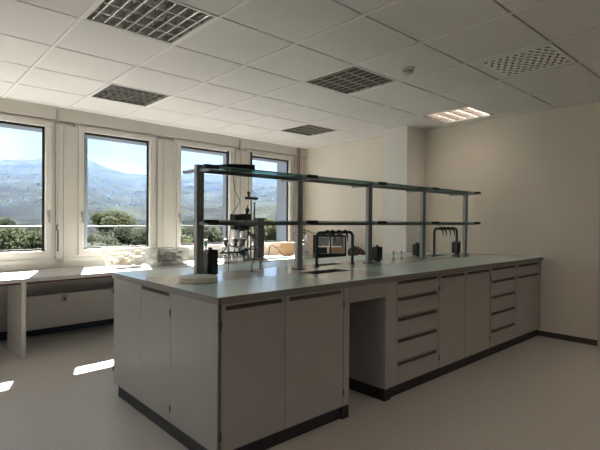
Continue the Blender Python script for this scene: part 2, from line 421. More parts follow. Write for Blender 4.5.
d = box('drawer', 'lam', 4.875, 5.487, 1.99, 2.009, .7395, ZC1-.001, c5, .0012); grip_bar(d, 4.91, 5.44, ZC1-.033)
front_door(c5, 4.873, 5.489, ZC0, .738)
box('filler_panel', 'lam', 5.49, XR-.002, 1.992, 2.009, ZC0, ZC1, c5, .001)
# service spine with the slim end door
c6 = thing('service_cabinet', 'slim grey service duct cabinet in the middle of the bench end', 'cabinet', group='grey workbench cabinets')
box('core', 'laminner', 1.275, XR-.02, 2.512, 2.922, ZC0, ZC1-.004, c6)
d = box('door', 'lam', 1.2535, 1.272, 2.509, 2.926, ZC0, ZC1-.004, c6, .0012)
B().box(1.2525, 1.256, 2.53, 2.91, ZC1-.020, ZC1-.004).box(1.248, 1.2535, 2.53, 2.91, ZC1-.024, ZC1-.020, .001).done('grip', 'grip', d)
for z in (.17, .74): B().cyl((1.252, 2.510, z-.022), (1.252, 2.510, z+.022), .0045, n=8).done('hinge', 'darkgrey', d, smooth=True)
box('plinth', 'kick', 1.266, XR-.02, 2.5121, 2.928, 0, ZC0, c6)
# rear cabinets, doors towards the windows
xs = [1.262, 2.30, 3.36, 4.42, 5.08]
for i, (a, b) in enumerate(zip(xs, xs[1:])):
    t = thing('base_cabinet', ['grey base cabinet at the left far corner of the workbench', 'grey cabinet on the window side of the bench, hidden behind the front row', 'grey cabinet on the window side of the bench, hidden behind the front row', 'grey cabinet on the window side of the bench, hidden behind the front row'][i], 'cabinet', group='grey workbench cabinets')
    box('carcass', 'lam', a, b, 2.930, 3.392, ZC0, ZC1, t)
    for u, v in ((a, (a+b)/2), ((a+b)/2, b)): box('door', 'lam', u+.002, v-.002, 3.392, 3.410, ZC0, ZC1-.002, t, .001)
    box('plinth', 'kick', a+.004, b, 2.9285, 3.35, 0, ZC0, t)
    if i == 0:
        box('end_panel', 'lam', 1.2535, 1.2615, 2.928, 3.410, ZC0, ZC1, t, .001)
        for z in (.19, .76): B().cyl((1.252, 3.412, z-.02), (1.252, 3.412, z+.02), .006, n=8).done('hinge', 'darkgrey', t, smooth=True)

# worktop with sink plate and glossy strip
IX0, IY0, IY1 = 1.244, 1.970, 3.423
SB = (2.32, 2.74, 2.39, 2.56)                 # main basin
CU = [(2.80, 3.10, 2.80, 2.93), (4.62, 4.95, 2.80, 2.93)]   # cup sinks
wt = thing('worktop', 'long grey-green worktop of the laboratory bench', 'worktop')
def slab(rects, holes, z0, z1):
    b = B()
    for (x0, x1, y0, y1) in rects:
        hx = sorted({x0, x1} | {v for h in holes for v in h[:2] if x0 < v < x1})
        hy = sorted({y0, y1} | {v for h in holes for v in h[2:] if y0 < v < y1})
        for a, c in zip(hx, hx[1:]):
            for d_, e in zip(hy, hy[1:]):
                mx, my = (a+c)/2, (d_+e)/2
                if any(h[0] < mx < h[1] and h[2] < my < h[3] for h in holes): continue
                b.box(a, c, d_, e, z0, z1)
    return b
PX0, PX1, PY0 = 2.20, 2.80, 2.045            # ceramic plate reaching forward
matte = slab([(IX0, PX0, IY0, 2.50), (PX0, PX1, IY0, PY0), (PX1, XR-.002, IY0, 2.50), (IX0, XR-.002, 2.97, IY1)], [], .8985, .9)
matte.done('matte_surface', 'top', wt)
gl = slab([(PX0, PX1, PY0, 2.50), (IX0, XR-.002, 2.50, 2.97)], [SB] + CU, .8985, .9002)
gl.done('glossy_strip', 'gloss', wt)
ed = slab([(IX0, XR-.002, IY0, IY1)], [SB] + CU, ZC1+.001, .8985)
bmesh.ops.remove_doubles(ed.b, verts=ed.b.verts, dist=1e-5)
ed.done('core_board', 'edge', wt)
def basin(b_, x0, x1, y0, y1, dep, thick=.006):
    z1, z0 = .901, .899-dep
    b_.box(x0, x1, y0, y1, z0, z0+thick).box(x0, x0+thick, y0, y1, z0, z1).box(x1-thick, x1, y0, y1, z0, z1).box(x0, x1, y0, y0+thick, z0, z1).box(x0, x1, y1-thick, y1, z0, z1)
sk = thing('sink', 'dark rectangular sink sunk into the glossy bench strip', 'sink')
q = B(); basin(q, *SB, .034); q.done('basin', 'basin', sk)
B().lathe([(0, 0), (.03, 0), (.03, .004), (.012, .005), (0, .003)], (2.53, 2.475, .871)).done('drain', 'steel', sk, smooth=True)
for (r_, lab) in zip(CU, ['shallow drip sink below the larger arched tap nearer the camera', 'shallow drip sink below the far arched tap near the right wall']):
    t = thing('drip_sink', lab, 'sink', group='drip sinks under the arched taps')
    q = B(); basin(q, *r_, .034, .005); q.done('basin', 'wood' if False else 'basin', t)
    B().lathe([(0, 0), (.02, 0), (.02, .004), (0, .003)], ((r_[0]+r_[1])/2, (r_[2]+r_[3])/2, .870)).done('drain', 'steel', t, smooth=True)

# arched tap bridges
def arch(x0, x1, y, h, label):
    t = thing('arched_tap', label, 'laboratory tap', (x0, y, .9), group='arched tap bridges on the bench')
    L = x1-x0; r = .045; R = .0135; pts = [(0, 0, 0), (0, 0, h-r)]
    for k in range(1, 8): a = PI/2*k/8; pts.append((r-r*math.cos(a), 0, h-r+r*math.sin(a)))
    pts.append((r, 0, h)); pts.append((L-r, 0, h))
    for k in range(1, 8): a = PI/2*k/8; pts.append((L-r+r*math.sin(a), 0, h-r+r*math.cos(a)))
    pts += [(L, 0, h-r), (L, 0, 0)]
    B().tube(pts, R, 12).done('arch_pipe', 'greenblack', t, smooth=True)
    for x in (0, L): B().lathe([(0, .0), (.026, .0), (.026, .006), (.018, .010), (0, .010)], (x, 0, 0)).done('foot_flange', 'darkgrey', t, smooth=True)
    for k, fx in enumerate((.28, .42, .60, .78)):
        x = L*fx
        v = B().cyl((x, 0, h), (x, -.022, h-.012), .013).cyl((x, -.018, h-.008), (x, -.030, h-.045), .010, .007).cyl((x, -.030, h-.045), (x, -.031, h-.085), .0055, .004)
        n_ = v.done('nozzle', 'greenblack' if k % 2 else 'darkgrey', t, smooth=True)
        B().cyl((x, 0, h+.010), (x, 0, h+.022), .017, .015, n=8).done('knob', 'blackpl', n_, smooth=True)
    return t
arch(2.698, 3.155, 2.75, .292, 'dark arched tap bridge over the larger sink, nearer the camera')
arch(4.531, 5.024, 2.75, .315, 'dark arched tap bridge with hanging nozzles close to the right wall')

# small gas taps
def gastap(x, y, label):
    t = thing('gas_tap', label, 'gas tap', (x, y, .9002), group='small chrome gas taps on the bench')
    B().lathe([(0, 0), (.019, 0), (.019, .005), (.008, .010), (.007, .055), (.010, .060), (.010, .085), (.005, .095), (0, .096)]).done('column', 'chrome', t, smooth=True)
    s = B().cyl((0, -.002, .040), (-.030, -.028, .036), .0052, .004, 10); s.done('spout', 'chrome', t, smooth=True)
    B().cyl((0, 0, .070), (.020, .012, .072), .0065, .009, 10).done('lever', 'darkgrey', t, smooth=True)
    return t
gastap(3.82, 2.78, 'left one of the two chrome gas taps in the bench middle')
gastap(3.93, 2.76, 'right one of the two chrome gas taps in the bench middle')
gastap(2.06, 2.80, 'left chrome gas tap in front of the distillation stand')
gastap(2.125, 2.78, 'right chrome gas tap in front of the distillation stand')

# ------------------------------------------------------------------ shelf rack
rk = thing('reagent_shelf', 'two-tier glass reagent shelf on aluminium posts over the bench', 'shelf rack')
PXS = [1.563, 2.47, 3.355, 4.258, 5.172]; PYC = 2.724
Z1, Z2 = 1.285, 1.640
for i, x in enumerate(PXS):
    p = B().box(x-.028, x+.028, PYC-.018, PYC+.018, .900, Z2+.022, .003)
    po = p.done('post', 'alu', rk)
    g = B()
    for sx in (-1, 1): g.box(x+sx*.012-.004, x+sx*.012+.004, PYC-.0188, PYC-.017, .93, Z2)
    g.box(x+.0279, x+.0290, PYC-.015, PYC+.015, .93, Z2)
    g.done('groove', 'aludark', po)
    box('foot_plate', 'darkgrey', x-.045, x+.045, PYC-.035, PYC+.035, .9002, .908, rk, .002)
    for z in (Z1, Z2):
        a = B().box(x-.011, x+.011, PYC-.135, PYC+.195, z-.026, z-.004, .002)
        ao = a.done('bracket_arm', 'alu', rk)
        B().box(x-.052, x+.052, PYC-.168, PYC-.140, z-.018, z+.010, .004).done('end_clip', 'blackpl', ao)
        B().box(x-.013, x+.013, PYC+.19, PYC+.205, z-.024, z-.002, .002).done('end_cap', 'darkgrey', ao)
for z in (Z1, Z2):
    box('rail', 'aludark', PXS[0], PXS[-1]+.06, PYC-.014, PYC+.014, z-.030, z-.004, rk, .002)
    for a, b in zip(PXS, PXS[1:]):
        a2 = a + .02; b2 = b - .02
        box('glass_shelf', 'shelfglass', a2, b2, PYC-.152, PYC+.19, z-.002, z+.006, rk, .001)
        box('glass_edge', 'edgegreen', a2, b2, PYC-.1535, PYC-.152, z-.002, z+.006, rk)

# socket towers
def socket(x, y, s, label, rz=0.):
    t = thing('socket_tower', label, 'power socket', (x, y, .9002), rz, 'black socket towers on the bench')
    box('foot', 'blackpl', -.020, .030, -.02, .02, 0, .04, t, .003)
    box('body', 'blackpl', -.036, .036, -.034, .034, .018, .018+s, t, .005)
    box('back_cover', 'blackpl', -.040, -.030, -.025, .045, .012, .018+s*.93, t, .003)
    box('top_stub', 'blackpl', -.018, .002, -.012, .012, .018+s, .034+s, t, .003)
    f = B()
    for k in range(2):
        z = .018 + s*(.30+.40*k)
        f.lathe([(.024, -.0), (.024, .004), (.020, .004), (.018, -.002), (0, -.002)], (0, 0, 0), 18)
    f.b.free()
    f = B()
    for k in range(2):
        z = .018 + s*(.28+.42*k)
        f.cyl((0, -.0335, z), (0, -.0365, z), .024, n=20).cyl((0, -.0365, z), (0, -.0372, z), .0175, n=20)
    f.done('socket_face', 'blackpl', t, smooth=True)
    return t
socket(1.665, 2.735, .17, 'tall black socket tower right behind the round cream tray')
socket(3.585, 2.80, .125, 'black socket tower beside the middle post of the glass shelf')
socket(4.44, 2.90, .125, 'black socket tower left of the far arched tap')
socket(5.19, 2.84, .135, 'black socket tower beside the last post by the right wall')

# tray on the bench
tr = thing('round_tray', 'flat round cream tray on the near end of the bench', 'tray', (1.468, 2.565, .9002))
B().lathe([(0, 0), (.112, 0), (.120, .006), (.122, .034), (.117, .036), (.110, .034), (.107, .012), (0, .010)], n=48).done('dish', 'cream', tr, smooth=True)
B().lathe([(.1215, .026), (.1245, .028), (.1245, .033), (.1215, .035)], n=48).done('rim', 'cream', tr, smooth=True)

# router on the top shelf
ro = thing('router', 'black network router with two antennas on the top glass shelf', 'router', (1.89, 2.715, Z2+.0062), -.55)
B().box(-.10, .10, -.07, .07, .0, .040, .006).done('body', 'blackpl', ro)
B().box(-.24, -.098, -.045, .045, .012, .034, .008, Matrix.Rotation(-.12, 4, 'Y')).done('cover', 'darkgrey', ro)
for sx in (-.085, .085): B().cyl((sx, .06, .01), (sx, .075, .035), .008, .006, 8).cyl((sx, .075, .033), (sx, .075, .150), .008, .007, 8).done('antenna', 'darkgrey', ro, smooth=True)
cbm = B().tube([(1.96, 2.80, Z2+.03), (1.98, 2.93, Z2+.02), (1.985, 2.945, 1.60), (2.00, 2.945, 1.52), (2.055, 2.95, 1.44), (2.02, 2.95, 1.39), (1.975, 2.95, 1.34), (1.97, 2.95, 1.29), (1.96, 2.96, 1.1), (1.95, 2.95, .902)], .0028, 6)
tag(cbm.done('router_cable', 'darkgrey', smooth=True), 'thin grey cable hanging in a zigzag below the router', 'cable')

# ------------------------------------------------------------------ table under the windows
TZ = .737
tbz = thing('window_table', 'long white table top on beige panel legs below the windows', 'table', frame=WM)
box('table_top', 'table', -3.1, 5.40, 4.96, YW-.036, TZ-.036, TZ, tbz, .003)
for x in (-3.0, -1.0, 1.046, 3.3, 4.95):
    box('leg', 'tableleg', x, x+.036, 4.975, 5.49, 0, TZ-.036, tbz, .002)
box('rail', 'edgeshade', -3.0, 4.9, 5.0, 5.015, TZ-.058, TZ-.036, tbz)  # shade below the table's front edge, painted as a maroon strip
sdt = thing('side_table', 'white table piece along the right wall behind the bench', 'table')
box('table_top', 'table', 4.86, XR-.003, 3.93, 5.02, TZ-.036, TZ, sdt, .003)
for y in (3.96, 4.85): box('leg', 'tableleg', 4.90, XR-.05, y, y+.03, 0, TZ-.036, sdt, .002)
# convector
for k, (a, b) in enumerate([(-1.0, .93), (1.12, 3.2), (3.4, 4.85)]):
    rd = thing('radiator', ['beige panel radiator left of the table leg, below the first window', 'beige flat panel radiator with a valve below the second window', 'beige panel radiator under the table behind the bench'][k], 'radiator', frame=WM, group='beige panel radiators')
    box('front_panel', 'radiator', a, b, 5.60, 5.615, .105, .466, rd, .004)
    box('body', 'darkgrey', a+.02, b-.02, 5.615, 5.70, .13, .45, rd)
    g = B()
    for j in range(int((b-a)/.03)): g.box(a+.02+j*.03, a+.035+j*.03, 5.613, 5.70, .448, .460)
    g.done('top_grille', 'radiator', rd)
    box('wall_bracket', 'darkgrey', a+.2, a+.24, 5.69, YW-.001, .2, .4, rd)
    if k < 2:
        xx = 1.62 if k == 1 else .2
        box('valve_plate', 'handle', xx-.028, xx+.028, 5.590, 5.601, .37, .45, rd, .003)
        B().cyl((xx, 5.592, .41), (xx, 5.565, .41), .014, .012, 12).done('valve_knob', 'darkgrey', rd, smooth=True)
bb = B().box(left_end, right_end-.2, YW-.014, YW+.001, 0, .09)
st(bb.done('baseboard_window', 'basebw', mw=WM))

# ------------------------------------------------------------------ things on the window table
def bin_(cx, cy, L, D, Hh, label, rz, cols):
    t = thing('storage_box', label, 'storage box', (cx, cy, TZ), rz, 'translucent plastic boxes on the window table', WM)
    b = B(); th = .004; tp = .030
    def r4(l, d, z): return [(-l, -d, z), (l, -d, z), (l, d, z), (-l, d, z)]
    lo, li = r4(L/2-tp, D/2-tp, 0), r4(L/2-tp-th, D/2-tp-th, th); uo, ui = r4(L/2, D/2, Hh), r4(L/2-th, D/2-th, Hh)
    V = [[b.b.verts.new(p) for p in s] for s in (lo, uo, ui, li)]
    for s0, s1 in zip(V, V[1:]):
        for k in range(4): b.b.faces.new((s0[k], s0[(k+1) % 4], s1[(k+1) % 4], s1[k]))
    b.b.faces.new(V[0][::-1]); b.b.faces.new(V[3])
    b.done('tub', 'bin', t)
    r_ = B(); l, d = L/2+.010, D/2+.010
    r_.box(-l, l, -d, -d+.014, Hh-.012, Hh, .002).box(-l, l, d-.014, d, Hh-.012, Hh, .002).box(-l, -l+.014, -d+.014, d-.014, Hh-.012, Hh, .002).box(l-.014, l, -d+.014, d-.014, Hh-.012, Hh, .002)
    r_.done('rim', 'bin', t)
    rnd = random.Random(int(cx*100))
    for c in cols:
        q = B()
        for k in range(16):
            x, y = rnd.uniform(-L/2+.07, L/2-.07), rnd.uniform(-D/2+.07, D/2-.07)
            z = rnd.uniform(.02, Hh-.06); a = Matrix.Rotation(rnd.uniform(0, 3), 4, 'Z') @ Matrix.Rotation(rnd.uniform(-.4, .4), 4, 'X')
            q.box(x-.035, x+.035, y-.025, y+.025, z, z+.028, .004, a)
        q.done('contents', c, t).__setitem__('kind', 'stuff')
    return t
M['bagyel'] = mat('yellow_sachets', (.36, .24, .07), .5, noise=.3, nscale=40)
M['baggrey'] = mat('grey_sachets', (.24, .25, .26), .5, noise=.3, nscale=40)
M['bagwh'] = mat('white_sachets', (.34, .31, .23), .5, noise=.2, nscale=40)
bin_(2.235, 5.36, .46, .34, .235, 'left translucent box with yellowish contents on the window table', 0., ['bagyel', 'bagwh'])
bin_(2.730, 5.34, .46, .34, .205, 'right translucent box with greyish contents on the window table', 0., ['baggrey', 'bagwh'])

cb_ = thing('cardboard_box', 'small brown cardboard box under the last window', 'cardboard box', (4.98, 5.45, TZ), .30, frame=WM)
box('carton', 'cardboard', -.12, .12, -.11, .11, 0, .205, cb_, .002)
box('flap', 'cardboard', -.118, .118, -.108, .0, .2055, .209, cb_)
box('packing_tape', 'wood', -.1205, .1205, -.015, .015, .2095, .2105, cb_)

# laboratory stand with motor heads and flasks; in WM coordinates around its base
ax, ay = 3.765, 5.18
A = thing('distillation_stand', 'tall dark laboratory stand with motor heads, rods and glass flasks', 'laboratory stand', (ax, ay, TZ), frame=WM)
box('base_plate', 'darkgrey', -.38, .46, -.10, .14, 0, .018, A, .004)
for x, h_ in ((.118, .77), (.178, .87), (.240, .82)): B().cyl((x, 0, .018), (x, 0, h_), .0105, n=10).done('rod', 'aludark', A, smooth=True)
box('profile_column', 'columngrey', .325, .445, .02, .09, .018, .575, A, .004)
g = B()
for x in (.355, .385, .415): g.box(x-.005, x+.005, .0185, .021, .02, .57)
g.done('column_groove', 'blackpl', A)
box('column_cap', 'darkgrey', .305, .465, .0, .10, .575, .595, A, .003)
box('profile_column', 'columngrey', .055, .108, .04, .10, .018, .50, A, .004)
box('cross_beam', 'aludark', -.15, .27, .02, .06, .47, .52, A, .003)
B().box(.085, .285, -.025, .025, .852, .890, .006).cyl((.135, 0, .885), (.135, 0, .955), .016, n=12).done('top_clamp', 'blackpl', A)
B().cyl((.135, 0, .93), (.135, 0, .962), .024, .020, 14).done('hand_wheel', 'blackpl', A, smooth=True)
for x0, x1, z0, z1 in ((-.150, -.020, .555, .640), (.0, .145, .560, .650)):
    m_ = box('motor_head', 'blackpl', x0, x1, -.06, .06, z0, z1, A, .012)
    B().cyl(((x0+x1)/2, 0, z0), ((x0+x1)/2, 0, z0-.09), .020, .014, 12).done('stirrer_shaft', 'darkgrey', m_, smooth=True)
B().cyl((.085, -.02, .645), (.105, -.02, .73), .022, .014, 12).ball((.10, -.02, .70), .032).done('valve', 'blackpl', A, smooth=True)
for x, z in ((-.115, .43), (-.005, .44), (.085, .42), (.18, .47)): box('clamp_block', 'blackpl', x-.036, x+.036, -.05, .03, z, z+.065, A, .008)
box('control_box', 'darkgrey', -.06, .045, -.03, .05, .28, .44, A, .006)
q = B().box(-.185, .045, -.085, -.03, .305, .318, .002).box(.036, .045, -.085, -.03, .318, .42, .001); q.done('carrier', 'white', A)
for x in (-.148, -.028): B().lathe([(0, 0), (.028, 0), (.030, .01), (.030, .075), (.022, .092), (0, .094)], (x, -.058, .318)).done('beaker', 'white', A, smooth=True)
for x, z, r in ((-.33, .13, .042), (-.205, .125, .045), (.01, .10, .036)):
    B().lathe([(0, 0), (r*.6, .004), (r, r*.75), (r*.95, r*1.25), (r*.4, r*1.9), (r*.3, r*2.4), (r*.38, r*2.45)], (x, -.05, z+.018), 20).done('flask', 'labglass', A, smooth=True)
for x, z in ((-.298, .285), (-.135, .280), (-.02, .135), (.04, .15)):
    B().ball((x, -.06, z), .036, (1, 1, .75)).cyl((x, -.06, z-.075), (x, -.06, z), .026, .018, 10).done('stopper', 'blackpl', A, smooth=True)
box('manifold', 'blackpl', -.38, .06, -.085, -.045, .112, .140, A, .004)
for x in (-.35, -.26, -.16, -.08, .03): B().cyl((x, -.065, .14), (x, -.065, .185), .013, .008, 10).done('port', 'darkgrey', A, smooth=True)
B().tube([(-.36, -.06, .14), (-.26, -.09, .23), (-.14, -.10, .19), (-.02, -.09, .24), (.06, -.08, .36), (.09, -.05, .47)], .009, 8).done('hose', 'blackpl', A, smooth=True)
B().tube([(.055, -.04, .42), (.10, -.06, .38), (.16, -.06, .33), (.23, -.05, .30)], .022, 8).done('arm', 'darkgrey', A, smooth=True)
B().tube([(.05, -.07, .13), (.12, -.08, .19), (.20, -.07, .20), (.26, -.05, .17)], .012, 8).done('hose', 'darkgrey', A, smooth=True)
B().tube([(.02, -.1, .13), (.045, -.11, .07), (.05, -.10, .02)], .018, 8).done('hose', 'teal', A, smooth=True)
for z in (.14, .34, .50): box('rod_clamp', 'darkgrey', .10, .26, -.014, .022, z, z+.024, A, .003)
# bottles before the stand
bt = thing('reagent_bottle', 'leftmost small bottle in the row before the laboratory stand', 'bottle', (3.36, 4.99, TZ), group='small bottles in a row before the laboratory stand', frame=WM)
B().lathe([(0, 0), (.026, 0), (.028, .004), (.028, .075), (.022, .088), (.012, .094), (.012, .100)], n=18).done('body', 'bottle', bt, smooth=True)
B().lathe([(.015, .098), (.015, .118), (0, .120)], n=18).done('cap', 'blackpl', bt, smooth=True)
B().lathe([(.0285, .018), (.0285, .064)], n=18).done('label', 'white', bt, smooth=True)
for k, lab in enumerate(['second small bottle from the left before the laboratory stand', 'middle small bottle in the row before the laboratory stand', 'fourth small bottle from the left before the laboratory stand', 'rightmost small bottle in the row before the laboratory stand']):
    dup(bt, place(3.36+.066*(k+1), 4.99+.004*(k % 2), TZ, frame=WM), lab)
# measuring cylinder
mc = thing('measuring_cylinder', 'tall white measuring cylinder behind the tall black socket tower', 'measuring cylinder', (3.14, 5.10, TZ), frame=WM)
B().lathe([(0, 0), (.045, 0), (.045, .008), (.022, .014), (.020, .30), (.024, .312), (.018, .31), (.017, .02), (0, .02)], n=20).done('tube', 'white', mc, smooth=True)
B().lathe([(.0205, .20), (.0205, .29)], n=20).done('scale_mark', 'teal', mc, smooth=True)
# small black clamp at the table edge left
cl = thing('clamp_arm', 'small black clamp arm right of the translucent boxes', 'clamp', (3.05, 5.02, TZ), frame=WM)
box('foot', 'blackpl', -.04, .04, -.03, .03, 0, .010, cl, .002)
B().tube([(.0, 0, .01), (-.01, 0, .06), (.0, 0, .12)], .005, 8).done('stem', 'blackpl', cl, smooth=True)
box('jaw', 'blackpl', -.05, .05, -.02, .02, .115, .145, cl, .004)
# curved hose with green tip
hs = thing('hose', 'curved brown hose ending at a flat green board on the window table', 'hose', (4.28, 5.15, TZ), frame=WM)
B().tube([(.0, 0, .19), (.05, 0, .20), (.12, 0, .16), (.20, 0, .09), (.27, 0, .03), (.33, 0, .014)], .007, 8).done('tube', 'brown', hs, smooth=True)
B().tube([(.0, 0, .19), (-.02, 0, .10), (-.02, 0, .0)], .007, 8).done('stand_pipe', 'darkgrey', hs, smooth=True)
box('board', 'teal', -.02, .28, -.08, .06, 0.0, .02, hs, .003)

# glassware rig in the corner
gw = thing('glassware_rig', 'white and clear glass distillation rig left of the dark instrument case', 'glassware', (4.79, 5.21, TZ))
box('base', 'white', -.13, .13, -.09, .09, 0, .02, gw, .004)
for x in (-.10, .10): B().cyl((x, .05, .02), (x, .05, .38), .006, n=8).done('rod', 'steel', gw, smooth=True)
B().box(-.12, .12, .03, .07, .365, .380, .003).done('cross_rod', 'darkgrey', gw)
for x, z, r in ((-.07, .03, .05), (.045, .03, .055)):
    B().lathe([(0, 0), (r*.6, .004), (r, r*.8), (r*.9, r*1.4), (r*.35, r*2.0), (r*.28, r*3.2), (r*.36, r*3.25)], (x, 0, z), 20).done('flask', 'labglass', gw, smooth=True)
for x0, x1, z0, z1 in ((-.09, -.02, .22, .34), (.03, .09, .20, .33)):
    B().cyl((x0, 0, z0), (x1, 0, z1), .020, .020, 14).done('condenser', 'labglass', gw, smooth=True)
for x, z in ((-.05, .30), (.02, .24), (.08, .12)): B().ball((x, -.02, z), .020).done('joint', 'blackpl', gw, smooth=True)
B().tube([(-.12, 0, .36), (-.05, -.03, .42), (.06, -.03, .41), (.20, -.03, .37), (.33, -.05, .36)], .005, 8).done('hose', 'blackpl', gw, smooth=True)
B().box(-.03, .12, -.05, .02, .02, .20, .01).done('pump_body', 'white', gw)
# dark instrument case
ic = thing('instrument_case', 'dark open-framed instrument case behind the nearer arched tap', 'instrument', (5.02, 4.84, TZ), -.66)
box('base', 'blackpl', -.24, .24, -.13, .13, 0, .07, ic, .006)
q = B()
for x in (-.225, .225):
    for y in (-.12, .12): q.box(x-.012, x+.012, y-.012, y+.012, .07, .34)
q.box(-.237, .237, -.132, -.108, .32, .345).box(-.237, .237, .108, .132, .32, .345).box(-.01, .01, -.132, -.115, .07, .33)
q.done('frame', 'blackpl', ic)
for x in (-.115, .115): box('grey_pane', 'alu', x-.09, x+.09, -.115, -.11, .185, .315, ic)
box('wooden_front', 'wood', -.03, .205, -.128, -.116, .072, .165, ic, .002)
box('green_block', 'greenblack', -.20, -.05, -.126, -.112, .075, .165, ic, .002)
for x, h in ((-.1, .03), (.04, .04), (.15, .03)): B().ball((x, -.05, .345+h*.4), .028, (1.5, 1, .8)).done('knob', 'greenblack', ic, smooth=True)
# brown roll
br = thing('leather_roll', 'brown rounded bag at the end of the dark instrument case', 'bag', (5.33, 4.55, TZ), -.70)
B().ball((-.05, 0, .085), .085, (1.15, .75, 1), 14).ball((.05, 0, .065), .075, (1.1, .75, .86), 14).done('body', 'brown', br, smooth=True)
B().lathe([(0, 0), (.030, 0), (.034, .02), (.030, .05), (0, .052)], (.03, -.075, 0), 16).done('buckle', 'white', br, smooth=True)
B().tube([(-.12, -.02, .13), (-.06, -.03, .175), (.02, -.03, .155), (.08, -.03, .12)], .010, 8).done('strap', 'brown', br, smooth=True)

# ------------------------------------------------------------------ outside
def azpt(az, r, z): return Vector((math.sin(az)*r, math.cos(az)*r, z))
ridge = [(-60, 5.2), (-20, 5.6), (0, 5.9), (9, 6.15), (13, 6.75), (15.5, 7.0), (17.2, 7.15), (18.3, 6.5), (19.7, 5.9), (21.5, 5.55), (24, 5.45), (28, 5.7), (31, 5.75), (34, 5.6), (40, 5.5), (50, 5.2), (80, 4.6)]
def rid(d):
    for (a, u), (b, v) in zip(ridge, ridge[1:]):
        if a <= d <= b:
            t = (d-a)/(b-a); return u+(v-u)*t
    return 5
from mathutils import noise as mn
def ground(az, r):
    R0, R1 = 330., 2100.
    top = R1*math.tan(math.radians(rid(math.degrees(az))))
    base = -17.
    if r < R0: h = base
    elif r < R1:
        t = (r-R0)/(R1-R0); h = base + (top-base)*(t**1.25)
    else: h = top - (r-R1)*.25
    p = azpt(az, r, 0)
    if r > R0: h += (mn.noise(p*.004)*26 + mn.noise(p*.012)*9)*math.sin(min(1, (r-R0)/(R1-R0))*PI)**.8 + (mn.noise(p*.03)*7 if r < R1*1.02 else 0)
    return h
hb = B(); NA, NR = 760, 150
rs = [12 + (2600-12)*(j/NR)**1.6 for j in range(NR+1)]
grid = []
for i in range(NA+1):
    az = math.radians(-180 + 360*i/NA)
    grid.append([hb.b.verts.new(azpt(az, r, ground(az, r))) for r in rs])
for i in range(NA):
    for j in range(NR):
        hb.b.faces.new((grid[i][j], grid[i+1][j], grid[i+1][j+1], grid[i][j+1]))
def hillmat():
    m = bpy.data.materials.new('hillside'); m.use_nodes = True
    n = m.node_tree.nodes; l = m.node_tree.links; b = n['Principled BSDF']; b.inputs['Roughness'].default_value = .95
    b.inputs['Specular IOR Level'].default_value = .05
    tc = n.new('ShaderNodeTexCoord')
    n1 = n.new('ShaderNodeTexNoise'); n1.inputs['Scale'].default_value = .017; n1.inputs['Detail'].default_value = 9; n1.inputs['Roughness'].default_value = .78
    n2 = n.new('ShaderNodeTexNoise'); n2.inputs['Scale'].default_value = .011; n2.inputs['Detail'].default_value = 4
    for q in (n1, n2): l.new(tc.outputs['Object'], q.inputs['Vector'])
    r1 = n.new('ShaderNodeValToRGB'); e = r1.color_ramp.elements
    e[0].position = .46; e[0].color = (.0015, .003, .002, 1); e[1].position = .55; e[1].color = (.013, .021, .012, 1)
    r2 = n.new('ShaderNodeValToRGB'); e = r2.color_ramp.elements
    e[0].position = .58; e[0].color = (0, 0, 0, 1); e[1].position = .61; e[1].color = (1, 1, 1, 1)
    l.new(n1.outputs['Fac'], r1.inputs['Fac']); l.new(n2.outputs['Fac'], r2.inputs['Fac'])
    mx = n.new('ShaderNodeMix'); mx.data_type = 'RGBA'; mx.inputs[7].default_value = (.030, .034, .016, 1)
    l.new(r2.outputs['Color'], mx.inputs[0]); l.new(r1.outputs['Color'], mx.inputs[6]); l.new(mx.outputs[2], b.inputs['Base Color'])
    bp = n.new('ShaderNodeBump'); bp.inputs['Strength'].default_value = 1; bp.inputs['Distance'].default_value = 22
    l.new(n1.outputs['Fac'], bp.inputs['Height']); l.new(bp.outputs['Normal'], b.inputs['Normal'])
    return m
M['hill'] = hillmat()
st(hb.done('hills', 'hill', smooth=False))
# houses on the lower slopes
ho = thing('house', 'pale house among the trees of the far hillside', 'house', group='houses on the hillside')
B().box(-6, 6, -5, 5, -3, 7).done('walls', 'houseW', ho)
q = B(); vv = [q.b.verts.new(p) for p in ((-6.6, -5.6, 7), (6.6, -5.6, 7), (6.6, 5.6, 7), (-6.6, 5.6, 7), (-6.6, 0, 10), (6.6, 0, 10))]
for fa in ((0, 1, 5, 4), (2, 3, 4, 5), (0, 4, 3), (1, 2, 5), (3, 2, 1, 0)): q.b.faces.new([vv[k] for k in fa])
q.done('roof', 'roof', ho)
rnd = random.Random(3)
taken = []; k = -1
while len(taken) < 160:
    az = math.radians(rnd.choice([rnd.uniform(5, 14), rnd.uniform(16, 26), rnd.uniform(26, 42)])); r = rnd.uniform(.0, 1)**1.2*900 + 620
    p = azpt(az, r, ground(az, r)); s = rnd.uniform(.2, .4)
    if any((p-q_).length < 13 for q_ in taken): continue
    taken.append(p); k += 1
    mw = Matrix.Translation(p) @ Matrix.Rotation(rnd.uniform(0, 3.1), 4, 'Z') @ Matrix.Diagonal((s, s, s*rnd.uniform(.8, 1.5), 1))
    if k == 0: ho.matrix_world = mw
    else: dup(ho, mw)
